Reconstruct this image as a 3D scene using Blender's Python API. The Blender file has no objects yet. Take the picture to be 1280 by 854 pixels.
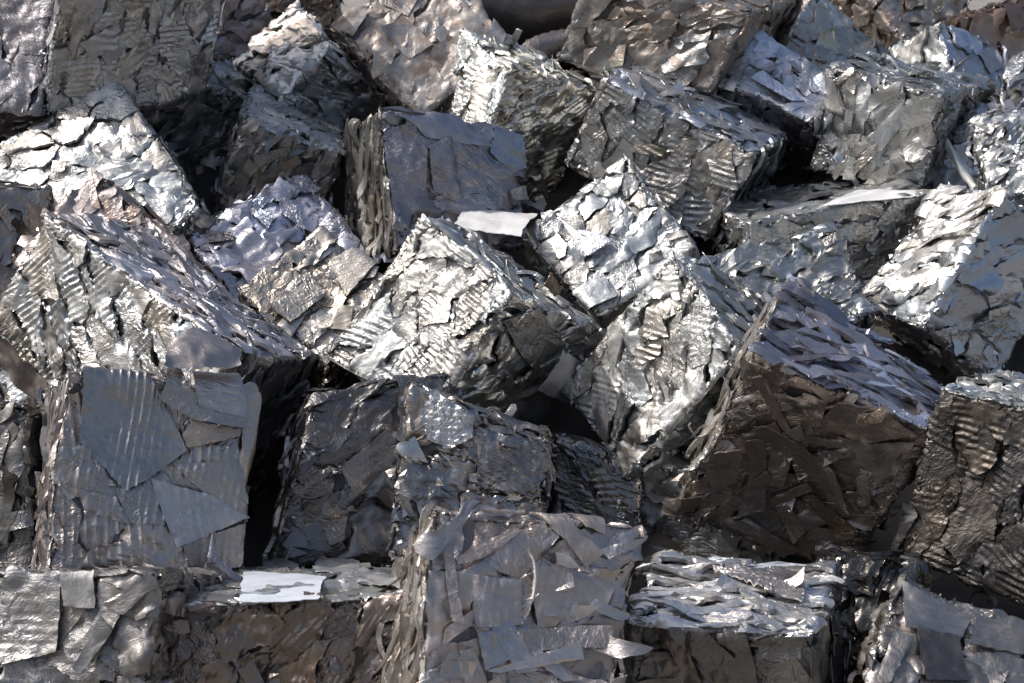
import bpy, math, random, time
import numpy as np
from mathutils import Vector

T0 = time.time()
scene = bpy.context.scene
COL = scene.collection

# ---------------------------------------------------------------- camera
CAM_POS = np.array([0.0, 0.0, 2.42])
CAM_PITCH = math.radians(-11.0)
FPX, PW, PH = 2658.0, 1280.0, 854.0          # focal length in photograph pixels
cam_data = bpy.data.cameras.new('camera')
cam_data.sensor_width = 36.0
cam_data.lens = 36.0 * FPX / PW
cam_data.clip_start = 0.1
cam_data.clip_end = 3000.0
cam_data.dof.use_dof = True
cam_data.dof.focus_distance = 6.7
cam_data.dof.aperture_fstop = 5.6
camera = bpy.data.objects.new('camera', cam_data)
camera.location = CAM_POS
camera.rotation_euler = (math.radians(90.0) + CAM_PITCH, 0.0, 0.0)
COL.objects.link(camera)
scene.camera = camera

# ---------------------------------------------------------------- sky and sun
SUN_DIR = Vector((-0.66, -0.05, 0.75)).normalized()   # from the pile towards the sun
sun_elev = math.asin(SUN_DIR.z)
sun_azim = math.atan2(SUN_DIR.x, SUN_DIR.y)
world = bpy.data.worlds.new('World')
scene.world = world
world.use_nodes = True
wn = world.node_tree
bg = wn.nodes['Background']
sky = wn.nodes.new('ShaderNodeTexSky')
sky.sky_type = 'NISHITA'
sky.sun_disc = False
sky.sun_elevation = sun_elev
sky.sun_rotation = sun_azim
sky.air_density = 1.0
sky.dust_density = 5.0
sky.ozone_density = 1.0
wn.links.new(sky.outputs[0], bg.inputs['Color'])
bg.inputs['Strength'].default_value = 0.12
sun_data = bpy.data.lights.new('sun', 'SUN')
sun_data.energy = 2.6
sun_data.angle = math.radians(0.5)
sun_data.color = (1.0, 0.97, 0.93)
sun = bpy.data.objects.new('sun', sun_data)
sun.rotation_euler = (-SUN_DIR).to_track_quat('-Z', 'Y').to_euler()
sun.location = (-6, 0, 9)
COL.objects.link(sun)

vs = scene.view_settings
vs.view_transform = 'Standard'
vs.look = 'None'
vs.exposure = 0.3
vs.gamma = 1.0
vs.use_curve_mapping = False
scene.cycles.max_bounces = 8
scene.cycles.glossy_bounces = 5
scene.cycles.diffuse_bounces = 3
scene.cycles.use_denoising = True

# eight corner points of every bale (metres)
HEX = {
'b01':[-1.782,8.179,1.697,-1.651,7.918,2.45,-1.868,8.726,1.961,-1.794,8.458,2.681,-1.181,8.335,1.789,-1.035,8.062,2.479,-1.259,8.861,1.948,-1.185,8.593,2.668],
'b02':[-1.769,8.577,1.34,-1.554,8.484,1.898,-2.01,9.251,1.549,-1.796,9.157,2.101,-1.231,8.817,1.173,-1.027,8.722,1.721,-1.479,9.492,1.384,-1.269,9.399,1.939],
'b03':[-1.638,7.737,1.103,-2.033,8.113,1.566,-1.562,8.217,0.777,-1.951,8.595,1.246,-1.155,7.858,1.399,-1.541,8.238,1.877,-1.074,8.341,1.081,-1.464,8.719,1.551],
'b04':[-1.166,8.138,1.292,-1.019,8.065,1.703,-1.191,8.695,1.4,-1.039,8.621,1.81,-0.793,8.179,1.169,-0.647,8.105,1.576,-0.819,8.736,1.274,-0.676,8.663,1.687],
'b05':[-2.456,8.177,1.728,-2.455,8.396,2.33,-2.445,8.727,1.532,-2.431,8.946,2.132,-1.806,8.155,1.73,-1.76,8.375,2.33,-1.775,8.704,1.524,-1.76,8.923,2.125],
'b06':[-1.905,7.234,0.892,-1.586,7.182,1.465,-1.646,7.612,0.802,-1.373,7.566,1.402,-1.167,6.688,0.501,-0.892,6.641,1.095,-0.903,7.065,0.407,-0.663,7.02,1.009],
'b07':[-1.37,7.279,0.911,-1.8,7.575,1.262,-1.251,7.774,0.643,-1.695,8.07,0.991,-1.062,7.376,1.221,-1.514,7.672,1.574,-0.946,7.871,0.95,-1.389,8.166,1.298],
'b08':[-0.966,7.645,0.955,-1.232,7.941,1.312,-0.972,8.087,0.584,-1.243,8.383,0.942,-0.502,7.823,1.158,-0.775,8.12,1.519,-0.509,8.265,0.787,-0.781,8.562,1.145],
'b09':[-0.629,7.122,0.944,-0.942,7.262,1.192,-0.662,7.585,0.64,-0.956,7.716,0.841,-0.418,7.314,1.231,-0.677,7.437,1.388,-0.416,7.768,0.881,-0.711,7.899,1.082],
'b10':[-1.359,6.002,0.547,-1.327,6.186,1.118,-1.555,6.6,0.382,-1.525,6.778,0.922,-0.812,6.162,0.452,-0.784,6.352,1.058,-1.018,6.759,0.286,-0.989,6.944,0.86],
'b11':[-0.747,6.475,0.457,-0.635,6.674,0.958,-0.823,6.982,0.271,-0.77,7.19,0.816,-0.256,6.554,0.387,-0.208,6.772,0.99,-0.372,7.061,0.204,-0.328,7.271,0.756],
'b12':[-0.359,6.126,0.563,-0.32,6.259,1.081,-0.403,6.676,0.417,-0.313,6.801,0.89,0.06,6.112,0.467,0.108,6.231,0.912,0.032,6.665,0.336,0.123,6.79,0.81],
'b13':[0.134,6.852,0.371,0.134,6.956,0.758,0.114,7.315,0.214,0.175,7.419,0.596,0.401,6.817,0.27,0.429,6.921,0.656,0.411,7.292,0.172,0.472,7.396,0.554],
'b14':[-0.639,7.151,0.98,-0.31,7.173,1.471,-0.301,7.641,0.772,0,7.656,1.234,-0.278,6.844,0.812,0.003,6.855,1.25,0.03,7.327,0.567,0.329,7.341,1.022],
'b15':[0.299,7.45,1.05,0.029,7.735,1.326,0.421,7.897,0.715,0.162,8.184,1.001,0.652,7.53,1.297,0.413,7.819,1.597,0.794,7.979,0.971,0.534,8.265,1.257],
'b16':[0.152,7.185,0.86,0.536,7.051,1.336,0.477,7.562,0.718,0.849,7.426,1.184,0.375,6.902,0.615,0.74,6.764,1.071,0.693,7.277,0.461,1.067,7.141,0.927],
'b17':[0.199,8.186,1.529,0.349,8.104,1.864,0.416,8.749,1.562,0.573,8.669,1.913,0.735,7.996,1.249,0.91,7.914,1.587,0.96,8.557,1.274,1.116,8.475,1.614],
'b18':[0.838,8.852,1.456,0.816,8.445,1.806,0.971,9.01,1.649,0.956,8.606,2.012,1.204,8.715,1.321,1.186,8.309,1.676,1.329,8.873,1.513,1.276,8.463,1.846],
'b19':[1.174,8.361,1.486,1.262,8.316,1.884,1.427,8.85,1.519,1.47,8.806,1.921,1.576,8.156,1.431,1.653,8.104,1.795,1.844,8.637,1.422,1.936,8.588,1.802],
'b20':[-0.242,5.165,0.45,-0.199,5.38,0.941,-0.426,5.72,0.262,-0.296,5.922,0.692,0.255,5.26,0.38,0.346,5.468,0.838,0.127,5.803,0.135,0.192,6.013,0.603],
'b21':[-0.989,5.553,0.02,-1.001,5.637,0.566,-1.02,6.137,-0.064,-1.038,6.221,0.485,-0.313,5.598,0.049,-0.301,5.682,0.6,-0.33,6.179,-0.048,-0.343,6.263,0.501],
'b22':[-1.589,5.537,0.168,-1.582,5.69,0.658,-1.461,6.075,-0.003,-1.455,6.229,0.49,-0.981,5.404,0.199,-0.975,5.558,0.694,-0.854,5.943,0.031,-0.848,6.097,0.524],
'b23':[0.338,5.634,0.009,0.307,5.574,0.548,0.485,6.098,0.07,0.441,6.039,0.614,0.835,5.474,0.025,0.793,5.415,0.568,0.983,5.938,0.086,0.952,5.878,0.624],
'b24':[0.515,6.645,0.535,0.743,6.392,1.145,0.633,7.023,0.72,0.897,6.768,1.32,1.102,6.61,0.384,1.289,6.339,0.906,1.174,6.97,0.474,1.391,6.695,0.974],
'b25':[1.177,6.328,0.533,1.302,6.312,1.057,1.484,6.807,0.458,1.61,6.795,1,1.592,6.044,0.403,1.704,6.036,0.966,1.897,6.528,0.356,2.023,6.517,0.899],
'b26':[1.267,7.663,1.094,1.574,7.798,1.49,1.556,7.791,0.819,1.868,7.931,1.239,1.427,7.286,1.066,1.736,7.432,1.522,1.719,7.42,0.824,2.028,7.558,1.235],
'b27':[0.894,7.759,0.842,0.851,7.739,1.361,0.799,8.333,0.848,0.747,8.315,1.382,1.6,7.88,0.91,1.564,7.865,1.458,1.508,8.454,0.922,1.456,8.437,1.455],
'b28':[0.796,7.141,0.912,0.591,7.391,1.261,0.768,7.596,0.575,0.599,7.84,0.893,1.267,7.286,1.109,1.141,7.523,1.391,1.278,7.735,0.739,1.11,7.979,1.057],
'b29':[1.641,8.263,1.378,1.717,8.476,1.734,1.739,8.634,1.136,1.807,8.853,1.522,2.009,8.16,1.344,2.075,8.384,1.758,2.104,8.535,1.127,2.172,8.754,1.513],
'b30':[1.756,7.67,1.452,1.708,7.947,1.718,1.865,7.98,1.145,1.843,8.262,1.433,2.098,7.605,1.518,2.099,7.89,1.826,2.233,7.919,1.233,2.21,8.2,1.521],
'b31':[1.855,8.174,1.621,2.019,8.692,1.911,1.978,8.433,1.113,2.123,8.953,1.417,2.243,8.053,1.633,2.369,8.576,1.95,2.352,8.314,1.138,2.497,8.834,1.442],
'b32':[1.576,8.698,1.631,1.57,8.932,1.924,1.887,8.896,1.486,1.871,9.129,1.771,1.762,8.521,1.794,1.743,8.749,2.053,2.073,8.718,1.642,2.051,8.951,1.929],
'b33':[1.089,8.771,1.858,1.253,8.997,2.165,0.837,9.242,1.648,1.011,9.468,1.954,1.431,8.841,1.605,1.598,9.065,1.906,1.188,9.312,1.396,1.362,9.537,1.702],
'b34':[1.647,9.107,1.954,1.43,9.301,2.286,1.486,9.574,1.648,1.389,9.765,1.963,1.98,9.248,2.032,2.007,9.433,2.318,1.942,9.711,1.706,1.845,9.902,2.021],
'b35':[2.011,9.087,1.685,1.891,9.151,2.037,1.905,9.625,1.547,1.76,9.688,1.892,2.411,9.214,1.846,2.272,9.276,2.185,2.304,9.75,1.692,2.158,9.812,2.037],
'b36':[0.167,8.585,1.892,0.354,8.525,2.266,0.588,9.495,1.968,0.687,9.433,2.336,0.769,8.378,1.774,0.912,8.305,2.081,1.157,9.274,1.778,1.266,9.214,2.152],
'b37':[-0.405,8.619,1.61,-0.204,8.566,2.026,-0.059,8.875,1.492,0.123,8.824,1.918,-0.172,8.264,1.472,0.003,8.213,1.893,0.162,8.521,1.355,0.343,8.471,1.785],
'b38':[-0.438,7.686,1.259,-0.48,7.792,1.769,-0.624,8.127,1.202,-0.655,8.218,1.638,0.045,7.896,1.243,0.045,7.985,1.666,-0.137,8.329,1.146,-0.14,8.425,1.605],
'b39':[-0,8.324,1.179,-0,8.38,1.616,-0.447,8.696,1.147,-0.432,8.752,1.584,0.367,8.77,1.112,0.399,8.825,1.541,-0.065,9.142,1.077,-0.049,9.198,1.513],
'b40':[-0.38,8.422,1.691,-0.724,8.639,2.042,-0.377,8.916,1.395,-0.715,9.133,1.748,0,8.582,1.965,-0.326,8.8,2.325,0.015,9.076,1.671,-0.323,9.293,2.025],
'b41':[-1.153,8.815,1.871,-0.896,8.86,2.12,-0.921,9.032,1.623,-0.692,9.072,1.851,-0.911,8.434,1.754,-0.721,8.469,1.956,-0.712,8.645,1.481,-0.489,8.687,1.711],
'b42':[-1.39,8.97,1.895,-1.365,8.98,2.258,-1.725,9.272,1.916,-1.691,9.283,2.28,-1.095,9.304,1.858,-1.054,9.314,2.218,-1.422,9.606,1.878,-1.388,9.617,2.242],
'b43':[0.884,5.235,0.379,1.082,5.618,0.678,0.796,5.609,-0.043,0.998,5.991,0.251,1.296,5.144,0.219,1.502,5.524,0.508,1.213,5.516,-0.209,1.415,5.898,0.085],
'b44':[-2.111,6.563,0.324,-2.128,6.726,0.867,-1.94,7.1,0.169,-1.973,7.264,0.718,-1.493,6.403,0.401,-1.544,6.569,0.955,-1.34,6.941,0.253,-1.373,7.106,0.802],
'b45':[0.438,6.984,0.189,0.377,6.945,0.664,0.632,7.513,0.261,0.603,7.469,0.714,0.855,6.809,0.217,0.84,6.76,0.644,1.074,7.334,0.272,1.045,7.29,0.725],
'b46':[-0.208,9.271,1.912,-0.226,9.43,2.523,-0.28,9.832,1.763,-0.265,9.991,2.376,0.383,9.323,1.874,0.42,9.483,2.49,0.338,9.886,1.734,0.353,10.045,2.347],
'b47':[-1.345,9.627,1.999,-1.381,9.756,2.632,-1.432,10.194,1.884,-1.425,10.321,2.51,-0.794,9.691,1.978,-0.759,9.817,2.599,-0.845,10.258,1.865,-0.839,10.385,2.491],
'b48':[1.124,9.741,2.03,1.132,9.929,2.636,1.116,10.298,1.849,1.13,10.489,2.472,1.777,9.739,1.994,1.79,9.934,2.636,1.771,10.3,1.834,1.784,10.491,2.457],
'b49':[0.966,6.011,0.127,0.951,6.159,0.578,1.028,6.426,-0.009,1.032,6.571,0.429,1.231,5.966,0.144,1.242,6.108,0.568,1.311,6.38,0.004,1.315,6.525,0.441],
'b50':[-2.291,7.564,0.941,-2.29,7.676,1.525,-2.433,8.119,0.839,-2.428,8.228,1.413,-1.708,7.707,0.913,-1.707,7.815,1.479,-1.85,8.26,0.806,-1.845,8.37,1.381]}

# ---------------------------------------------------------------- noise
_rs = np.random.RandomState(7)
_perm = np.concatenate([_rs.permutation(256)] * 3).astype(np.int64)
_grad = _rs.normal(size=(256, 3))
_grad /= np.linalg.norm(_grad, axis=1)[:, None]


def perlin(P):
    P = np.asarray(P, float)
    I = np.floor(P).astype(np.int64)
    f = P - I
    I &= 255
    w = f * f * f * (f * (f * 6 - 15) + 10)
    out = 0.0
    for dx in (0, 1):
        wx = w[:, 0] if dx else 1 - w[:, 0]
        for dy in (0, 1):
            wy = w[:, 1] if dy else 1 - w[:, 1]
            for dz in (0, 1):
                wz = w[:, 2] if dz else 1 - w[:, 2]
                h = _perm[_perm[_perm[(I[:, 0] + dx)] + I[:, 1] + dy] + I[:, 2] + dz] & 255
                g = _grad[h]
                out = out + wx * wy * wz * (g[:, 0] * (f[:, 0] - dx) + g[:, 1] * (f[:, 1] - dy) + g[:, 2] * (f[:, 2] - dz))
    return out * 1.6


_g = np.arange(1024) / 32.0
_X, _Y = np.meshgrid(_g, _g, indexing='ij')


def _tile_noise():
    n = 32
    ang = _rs.uniform(0, 2 * math.pi, (n, n))
    gx, gy = np.cos(ang), np.sin(ang)
    I, J = np.floor(_X).astype(int), np.floor(_Y).astype(int)
    fx, fy = _X - I, _Y - J
    wx, wy = fx ** 3 * (fx * (fx * 6 - 15) + 10), fy ** 3 * (fy * (fy * 6 - 15) + 10)
    v = 0
    for dx in (0, 1):
        for dy in (0, 1):
            a, b = (I + dx) % n, (J + dy) % n
            v = v + (wx if dx else 1 - wx) * (wy if dy else 1 - wy) * (gx[a, b] * (fx - dx) + gy[a, b] * (fy - dy))
    return (v * 1.5).ravel()


_NT = _tile_noise()


def pn(x, y, seed=0.0):
    """Tiling 2-D gradient noise from a precomputed sheet, bilinear."""
    x = (x + seed * 3.17 + 64.0) * 32.0
    y = (y + seed * 7.31 + 64.0) * 32.0
    i, j = np.floor(x).astype(np.int64), np.floor(y).astype(np.int64)
    fx, fy = x - i, y - j
    i0, i1, j0, j1 = (i & 1023) << 10, ((i + 1) & 1023) << 10, j & 1023, (j + 1) & 1023
    a = _NT[i0 + j0] * (1 - fx) + _NT[i1 + j0] * fx
    b = _NT[i0 + j1] * (1 - fx) + _NT[i1 + j1] * fx
    return a * (1 - fy) + b * fy


def smooth(a, b, x):
    t = np.clip((x - a) / (b - a), 0, 1)
    return t * t * (3 - 2 * t)


# ---------------------------------------------------------------- materials
def node(nt, t, **kw):
    n = nt.nodes.new(t)
    for k, v in kw.items():
        setattr(n, k, v)
    return n


def metal_material(name, metallic=0.92, dirt=0.35, dirt_col=(0.085, 0.07, 0.058), bump=1.0, rust=0.0):
    """Sheet steel: tint and roughness come from the piece's own object colour."""
    m = bpy.data.materials.new(name)
    m.use_nodes = True
    nt = m.node_tree
    L = nt.links.new
    bs = nt.nodes['Principled BSDF']
    oi = node(nt, 'ShaderNodeObjectInfo')
    tc = node(nt, 'ShaderNodeTexCoord')
    off = node(nt, 'ShaderNodeVectorMath', operation='MULTIPLY_ADD')
    L(oi.outputs['Random'], off.inputs[0])
    off.inputs[1].default_value = (7.3, 3.1, 5.7)
    L(tc.outputs['Object'], off.inputs[2])
    P = off.outputs[0]

    def noise(scale, detail, rough=0.6, vec=None, dist=0.0):
        n = node(nt, 'ShaderNodeTexNoise')
        n.inputs['Scale'].default_value = scale
        n.inputs['Detail'].default_value = detail
        n.inputs['Roughness'].default_value = rough
        n.inputs['Distortion'].default_value = dist
        L(vec or P, n.inputs['Vector'])
        return n.outputs['Fac']

    def ramp(fac, a, b):
        r = node(nt, 'ShaderNodeMapRange')
        r.inputs['From Min'].default_value = a
        r.inputs['From Max'].default_value = b
        L(fac, r.inputs['Value'])
        return r.outputs['Result']

    def math_(op, a, b):
        n = node(nt, 'ShaderNodeMath', operation=op)
        for i, v in enumerate((a, b)):
            if isinstance(v, (int, float)):
                n.inputs[i].default_value = v
            else:
                L(v, n.inputs[i])
        return n.outputs[0]

    def mix(fac, a, b):
        n = node(nt, 'ShaderNodeMix', data_type='RGBA')
        if isinstance(fac, (int, float)):
            n.inputs[0].default_value = fac
        else:
            L(fac, n.inputs[0])
        for i, v in ((6, a), (7, b)):
            if isinstance(v, tuple):
                n.inputs[i].default_value = (*v, 1)
            else:
                L(v, n.inputs[i])
        return n.outputs[2]

    # streaks: stretched noise (rolling marks, scratches)
    mp = node(nt, 'ShaderNodeMapping')
    mp.inputs['Scale'].default_value = (4, 90, 30)
    mp.inputs['Rotation'].default_value = (0.3, 0.5, 0.7)
    L(P, mp.inputs['Vector'])
    streak = noise(1.6, 3, 0.6, mp.outputs[0])
    patch = noise(9, 5, 0.65)
    fine = noise(70, 4, 0.7)
    # brightness variation of the tint
    hv = node(nt, 'ShaderNodeHueSaturation')
    L(oi.outputs['Color'], hv.inputs['Color'])
    val = math_('ADD', math_('MULTIPLY', patch, 0.55), math_('MULTIPLY', streak, 0.35))
    L(math_('ADD', val, 0.55), hv.inputs['Value'])
    col = hv.outputs[0]
    # dirt and oxide film with a shape of its own
    dm = math_('MULTIPLY', ramp(math_('ADD', math_('MULTIPLY', patch, 0.7), math_('MULTIPLY', fine, 0.3)), 0.54, 0.72), dirt)
    col = mix(dm, col, dirt_col)
    if rust > 0:
        rn = noise(14, 5, 0.7, dist=0.6)
        rm = math_('MULTIPLY', ramp(rn, 0.48, 0.62), rust)
        col = mix(rm, col, (0.16, 0.075, 0.035))
        dm = math_('MAXIMUM', dm, rm)
    # pin specks
    vo = node(nt, 'ShaderNodeTexVoronoi')
    vo.inputs['Scale'].default_value = 60
    L(P, vo.inputs['Vector'])
    sp = math_('MULTIPLY', ramp(vo.outputs['Distance'], 0.16, 0.08), math_('MULTIPLY', ramp(patch, 0.52, 0.75), 0.5))
    col = mix(sp, col, (0.07, 0.05, 0.04))
    L(col, bs.inputs['Base Color'])
    L(math_('SUBTRACT', metallic, math_('MULTIPLY', dm, 0.75)), bs.inputs['Metallic'])
    rg = math_('ADD', oi.outputs['Alpha'], math_('MULTIPLY', math_('SUBTRACT', patch, 0.5), 0.35))
    rg = math_('ADD', rg, math_('MULTIPLY', math_('SUBTRACT', streak, 0.5), 0.18))
    rg = math_('ADD', rg, math_('MULTIPLY', dm, 0.25))
    cl = node(nt, 'ShaderNodeClamp')
    cl.inputs['Min'].default_value = 0.16
    cl.inputs['Max'].default_value = 0.85
    L(rg, cl.inputs['Value'])
    L(cl.outputs[0], bs.inputs['Roughness'])
    # fine relief: creases running one way on each piece, then scratches
    vr = node(nt, 'ShaderNodeVectorRotate', rotation_type='AXIS_ANGLE')
    vr.inputs['Axis'].default_value = (0.35, 0.8, 0.5)
    L(P, vr.inputs['Vector'])
    L(math_('MULTIPLY', oi.outputs['Random'], 6.283), vr.inputs['Angle'])
    m2 = node(nt, 'ShaderNodeMapping')
    m2.inputs['Scale'].default_value = (1.0, 2.6, 1.7)
    L(vr.outputs[0], m2.inputs['Vector'])

    def crease(scale, dist):
        n = noise(scale, 2.5, 0.55, m2.outputs[0], dist)
        return math_('ABSOLUTE', math_('SUBTRACT', n, 0.5), 0.0)
    b0 = node(nt, 'ShaderNodeBump')
    b0.inputs['Strength'].default_value = 0.75 * bump
    b0.inputs['Distance'].default_value = 0.022
    rv = math_('FRACT', math_('MULTIPLY', oi.outputs['Random'], 17.31), 0.0)
    rv = math_('ADD', math_('MULTIPLY', math_('POWER', rv, 2.0), 0.65), 0.2)
    L(math_('MULTIPLY', crease(11, 1.0), rv), b0.inputs['Height'])
    b1 = node(nt, 'ShaderNodeBump')
    b1.inputs['Strength'].default_value = 0.6 * bump
    b1.inputs['Distance'].default_value = 0.010
    L(math_('MULTIPLY', crease(34, 0.8), rv), b1.inputs['Height'])
    L(b0.outputs[0], b1.inputs['Normal'])
    b2 = node(nt, 'ShaderNodeBump')
    b2.inputs['Strength'].default_value = 0.2 * bump
    b2.inputs['Distance'].default_value = 0.002
    L(math_('ADD', streak, math_('MULTIPLY', fine, 0.6)), b2.inputs['Height'])
    L(b1.outputs[0], b2.inputs['Normal'])
    L(b2.outputs[0], bs.inputs['Normal'])
    return m


MAT = {
    'zinc': metal_material('zinc_sheet', 0.92, 0.22),
    'steel': metal_material('dull_steel_sheet', 0.92, 0.3),
    'brown': metal_material('brown_coated_sheet', 0.8, 0.35, (0.07, 0.055, 0.045)),
    'rusty': metal_material('rusty_sheet', 0.88, 0.4, (0.10, 0.08, 0.065), rust=0.5),
    'flat': metal_material('flat_offcut_sheet', 0.75, 0.35, bump=0.45),
    'painted': metal_material('pale_painted_sheet', 0.15, 0.5, (0.24, 0.23, 0.22), bump=0.35),
}


def ground_material():
    m = bpy.data.materials.new('yard_dirt')
    m.use_nodes = True
    nt = m.node_tree
    bs = nt.nodes['Principled BSDF']
    n = node(nt, 'ShaderNodeTexNoise')
    n.inputs['Scale'].default_value = 1.3
    n.inputs['Detail'].default_value = 9
    tc = node(nt, 'ShaderNodeTexCoord')
    nt.links.new(tc.outputs['Object'], n.inputs['Vector'])
    r = node(nt, 'ShaderNodeValToRGB')
    r.color_ramp.elements[0].position = 0.3
    r.color_ramp.elements[0].color = (0.15, 0.14, 0.13, 1)
    r.color_ramp.elements[1].position = 0.75
    r.color_ramp.elements[1].color = (0.33, 0.31, 0.285, 1)
    nt.links.new(n.outputs['Fac'], r.inputs['Fac'])
    nt.links.new(r.outputs[0], bs.inputs['Base Color'])
    bs.inputs['Roughness'].default_value = 0.95
    b = node(nt, 'ShaderNodeBump')
    b.inputs['Distance'].default_value = 0.05
    nt.links.new(n.outputs['Fac'], b.inputs['Height'])
    nt.links.new(b.outputs[0], bs.inputs['Normal'])
    return m


def mound_material():
    m = bpy.data.materials.new('gap_shade_scrap_dirt')  # scrap dirt coloured dark to stand in for shade between the bales
    m.use_nodes = True
    nt = m.node_tree
    bs = nt.nodes['Principled BSDF']
    n = node(nt, 'ShaderNodeTexNoise')
    n.inputs['Scale'].default_value = 9
    n.inputs['Detail'].default_value = 8
    r = node(nt, 'ShaderNodeValToRGB')
    r.color_ramp.elements[0].position = 0.3
    r.color_ramp.elements[0].color = (0.025, 0.021, 0.018, 1)
    r.color_ramp.elements[1].position = 0.75
    r.color_ramp.elements[1].color = (0.10, 0.085, 0.072, 1)
    nt.links.new(n.outputs['Fac'], r.inputs['Fac'])
    nt.links.new(r.outputs[0], bs.inputs['Base Color'])
    bs.inputs['Roughness'].default_value = 0.75
    b = node(nt, 'ShaderNodeBump')
    b.inputs['Distance'].default_value = 0.08
    nt.links.new(n.outputs['Fac'], b.inputs['Height'])
    nt.links.new(b.outputs[0], bs.inputs['Normal'])
    return m


# ---------------------------------------------------------------- mesh helpers
def quad_mesh(name, V, Q, mat):
    me = bpy.data.meshes.new(name)
    V = np.ascontiguousarray(V, np.float32)
    Q = np.ascontiguousarray(Q, np.int32)
    me.vertices.add(len(V))
    me.vertices.foreach_set('co', V.ravel())
    me.loops.add(Q.size)
    me.loops.foreach_set('vertex_index', Q.ravel())
    me.polygons.add(len(Q))
    me.polygons.foreach_set('loop_start', np.arange(0, Q.size, 4, dtype=np.int32))
    me.update(calc_edges=True)
    me.materials.append(mat)
    return me


def link(name, me, parent=None, color=(0.5, 0.5, 0.5, 0.4)):
    o = bpy.data.objects.new(name, me)
    COL.objects.link(o)
    o.color = color
    if parent is not None:
        o.parent = parent
    return o


_tmpl = {}


def template(N):
    """Square grid of N x N points laid out in concentric square rings, plus a skirt strip."""
    if N in _tmpl:
        return _tmpl[N]
    g = np.linspace(-1, 1, N)
    X, Y = np.meshgrid(g, g)
    x, y = X.ravel(), Y.ravel()
    rho = np.maximum(np.abs(x), np.abs(y))
    r = np.where(rho < 1e-9, 1, rho)
    a, b = x / r, y / r
    # perimeter fraction, counter-clockwise from (1,-1)
    t = np.where((a >= 1 - 1e-9) & (b < 1 - 1e-9), (b + 1) / 2,
                 np.where((b >= 1 - 1e-9) & (a > -1 + 1e-9), 1 + (1 - a) / 2,
                          np.where((a <= -1 + 1e-9) & (b > -1 + 1e-9), 2 + (1 - b) / 2, 3 + (a + 1) / 2))) / 4
    i = np.arange(N - 1)
    J, I = np.meshgrid(i, i)
    q0 = (I * N + J).ravel()
    Q = np.stack([q0, q0 + 1, q0 + N + 1, q0 + N], 1)
    ring = np.concatenate([np.arange(0, N - 1), np.arange(0, N - 1) * N + N - 1,
                           N * N - 1 - np.arange(0, N - 1), (N - 1 - np.arange(0, N - 1)) * N])
    m = len(ring)
    k = np.arange(m)
    k2 = (k + 1) % m
    S = np.stack([N * N + k2, N * N + k, N * N + m + k, N * N + m + k2], 1)
    _tmpl[N] = (rho, t % 1.0, ring, np.concatenate([Q, S]))
    return _tmpl[N]


def outline(poly, M, rng, jag, wob=0.0):
    """Resample a closed polygon to a function of perimeter fraction, with torn, jagged edges."""
    P = np.asarray(poly, float)
    D = np.roll(P, -1, 0) - P
    L = np.hypot(D[:, 0], D[:, 1])
    cum = np.concatenate([[0], np.cumsum(L)])
    tot = cum[-1]
    s = np.linspace(0, tot, M, endpoint=False)
    k = np.clip(np.searchsorted(cum, s, 'right') - 1, 0, len(P) - 1)
    f = (s - cum[k]) / np.maximum(L[k], 1e-9)
    B = P[k] + D[k] * f[:, None]
    n = np.stack([D[k, 1], -D[k, 0]], 1) / np.maximum(L[k], 1e-9)[:, None]
    j = pn(s * 45, s * 0, rng.rand() * 90) * jag * 1.6 + rng.normal(size=M) * jag * 0.25
    if wob:
        j = j + pn(s * 9, s * 0, rng.rand() * 90) * wob
    return B + n * j[:, None]


def clip_half(poly, p, n):
    out = []
    d = [(q[0] - p[0]) * n[0] + (q[1] - p[1]) * n[1] for q in poly]
    for i in range(len(poly)):
        a, b, da, db = poly[i], poly[i - 1], d[i], d[i - 1]
        if (da <= 0) != (db <= 0):
            t = db / (db - da)
            out.append((b[0] + (a[0] - b[0]) * t, b[1] + (a[1] - b[1]) * t))
        if da <= 0:
            out.append(a)
    return out


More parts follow.
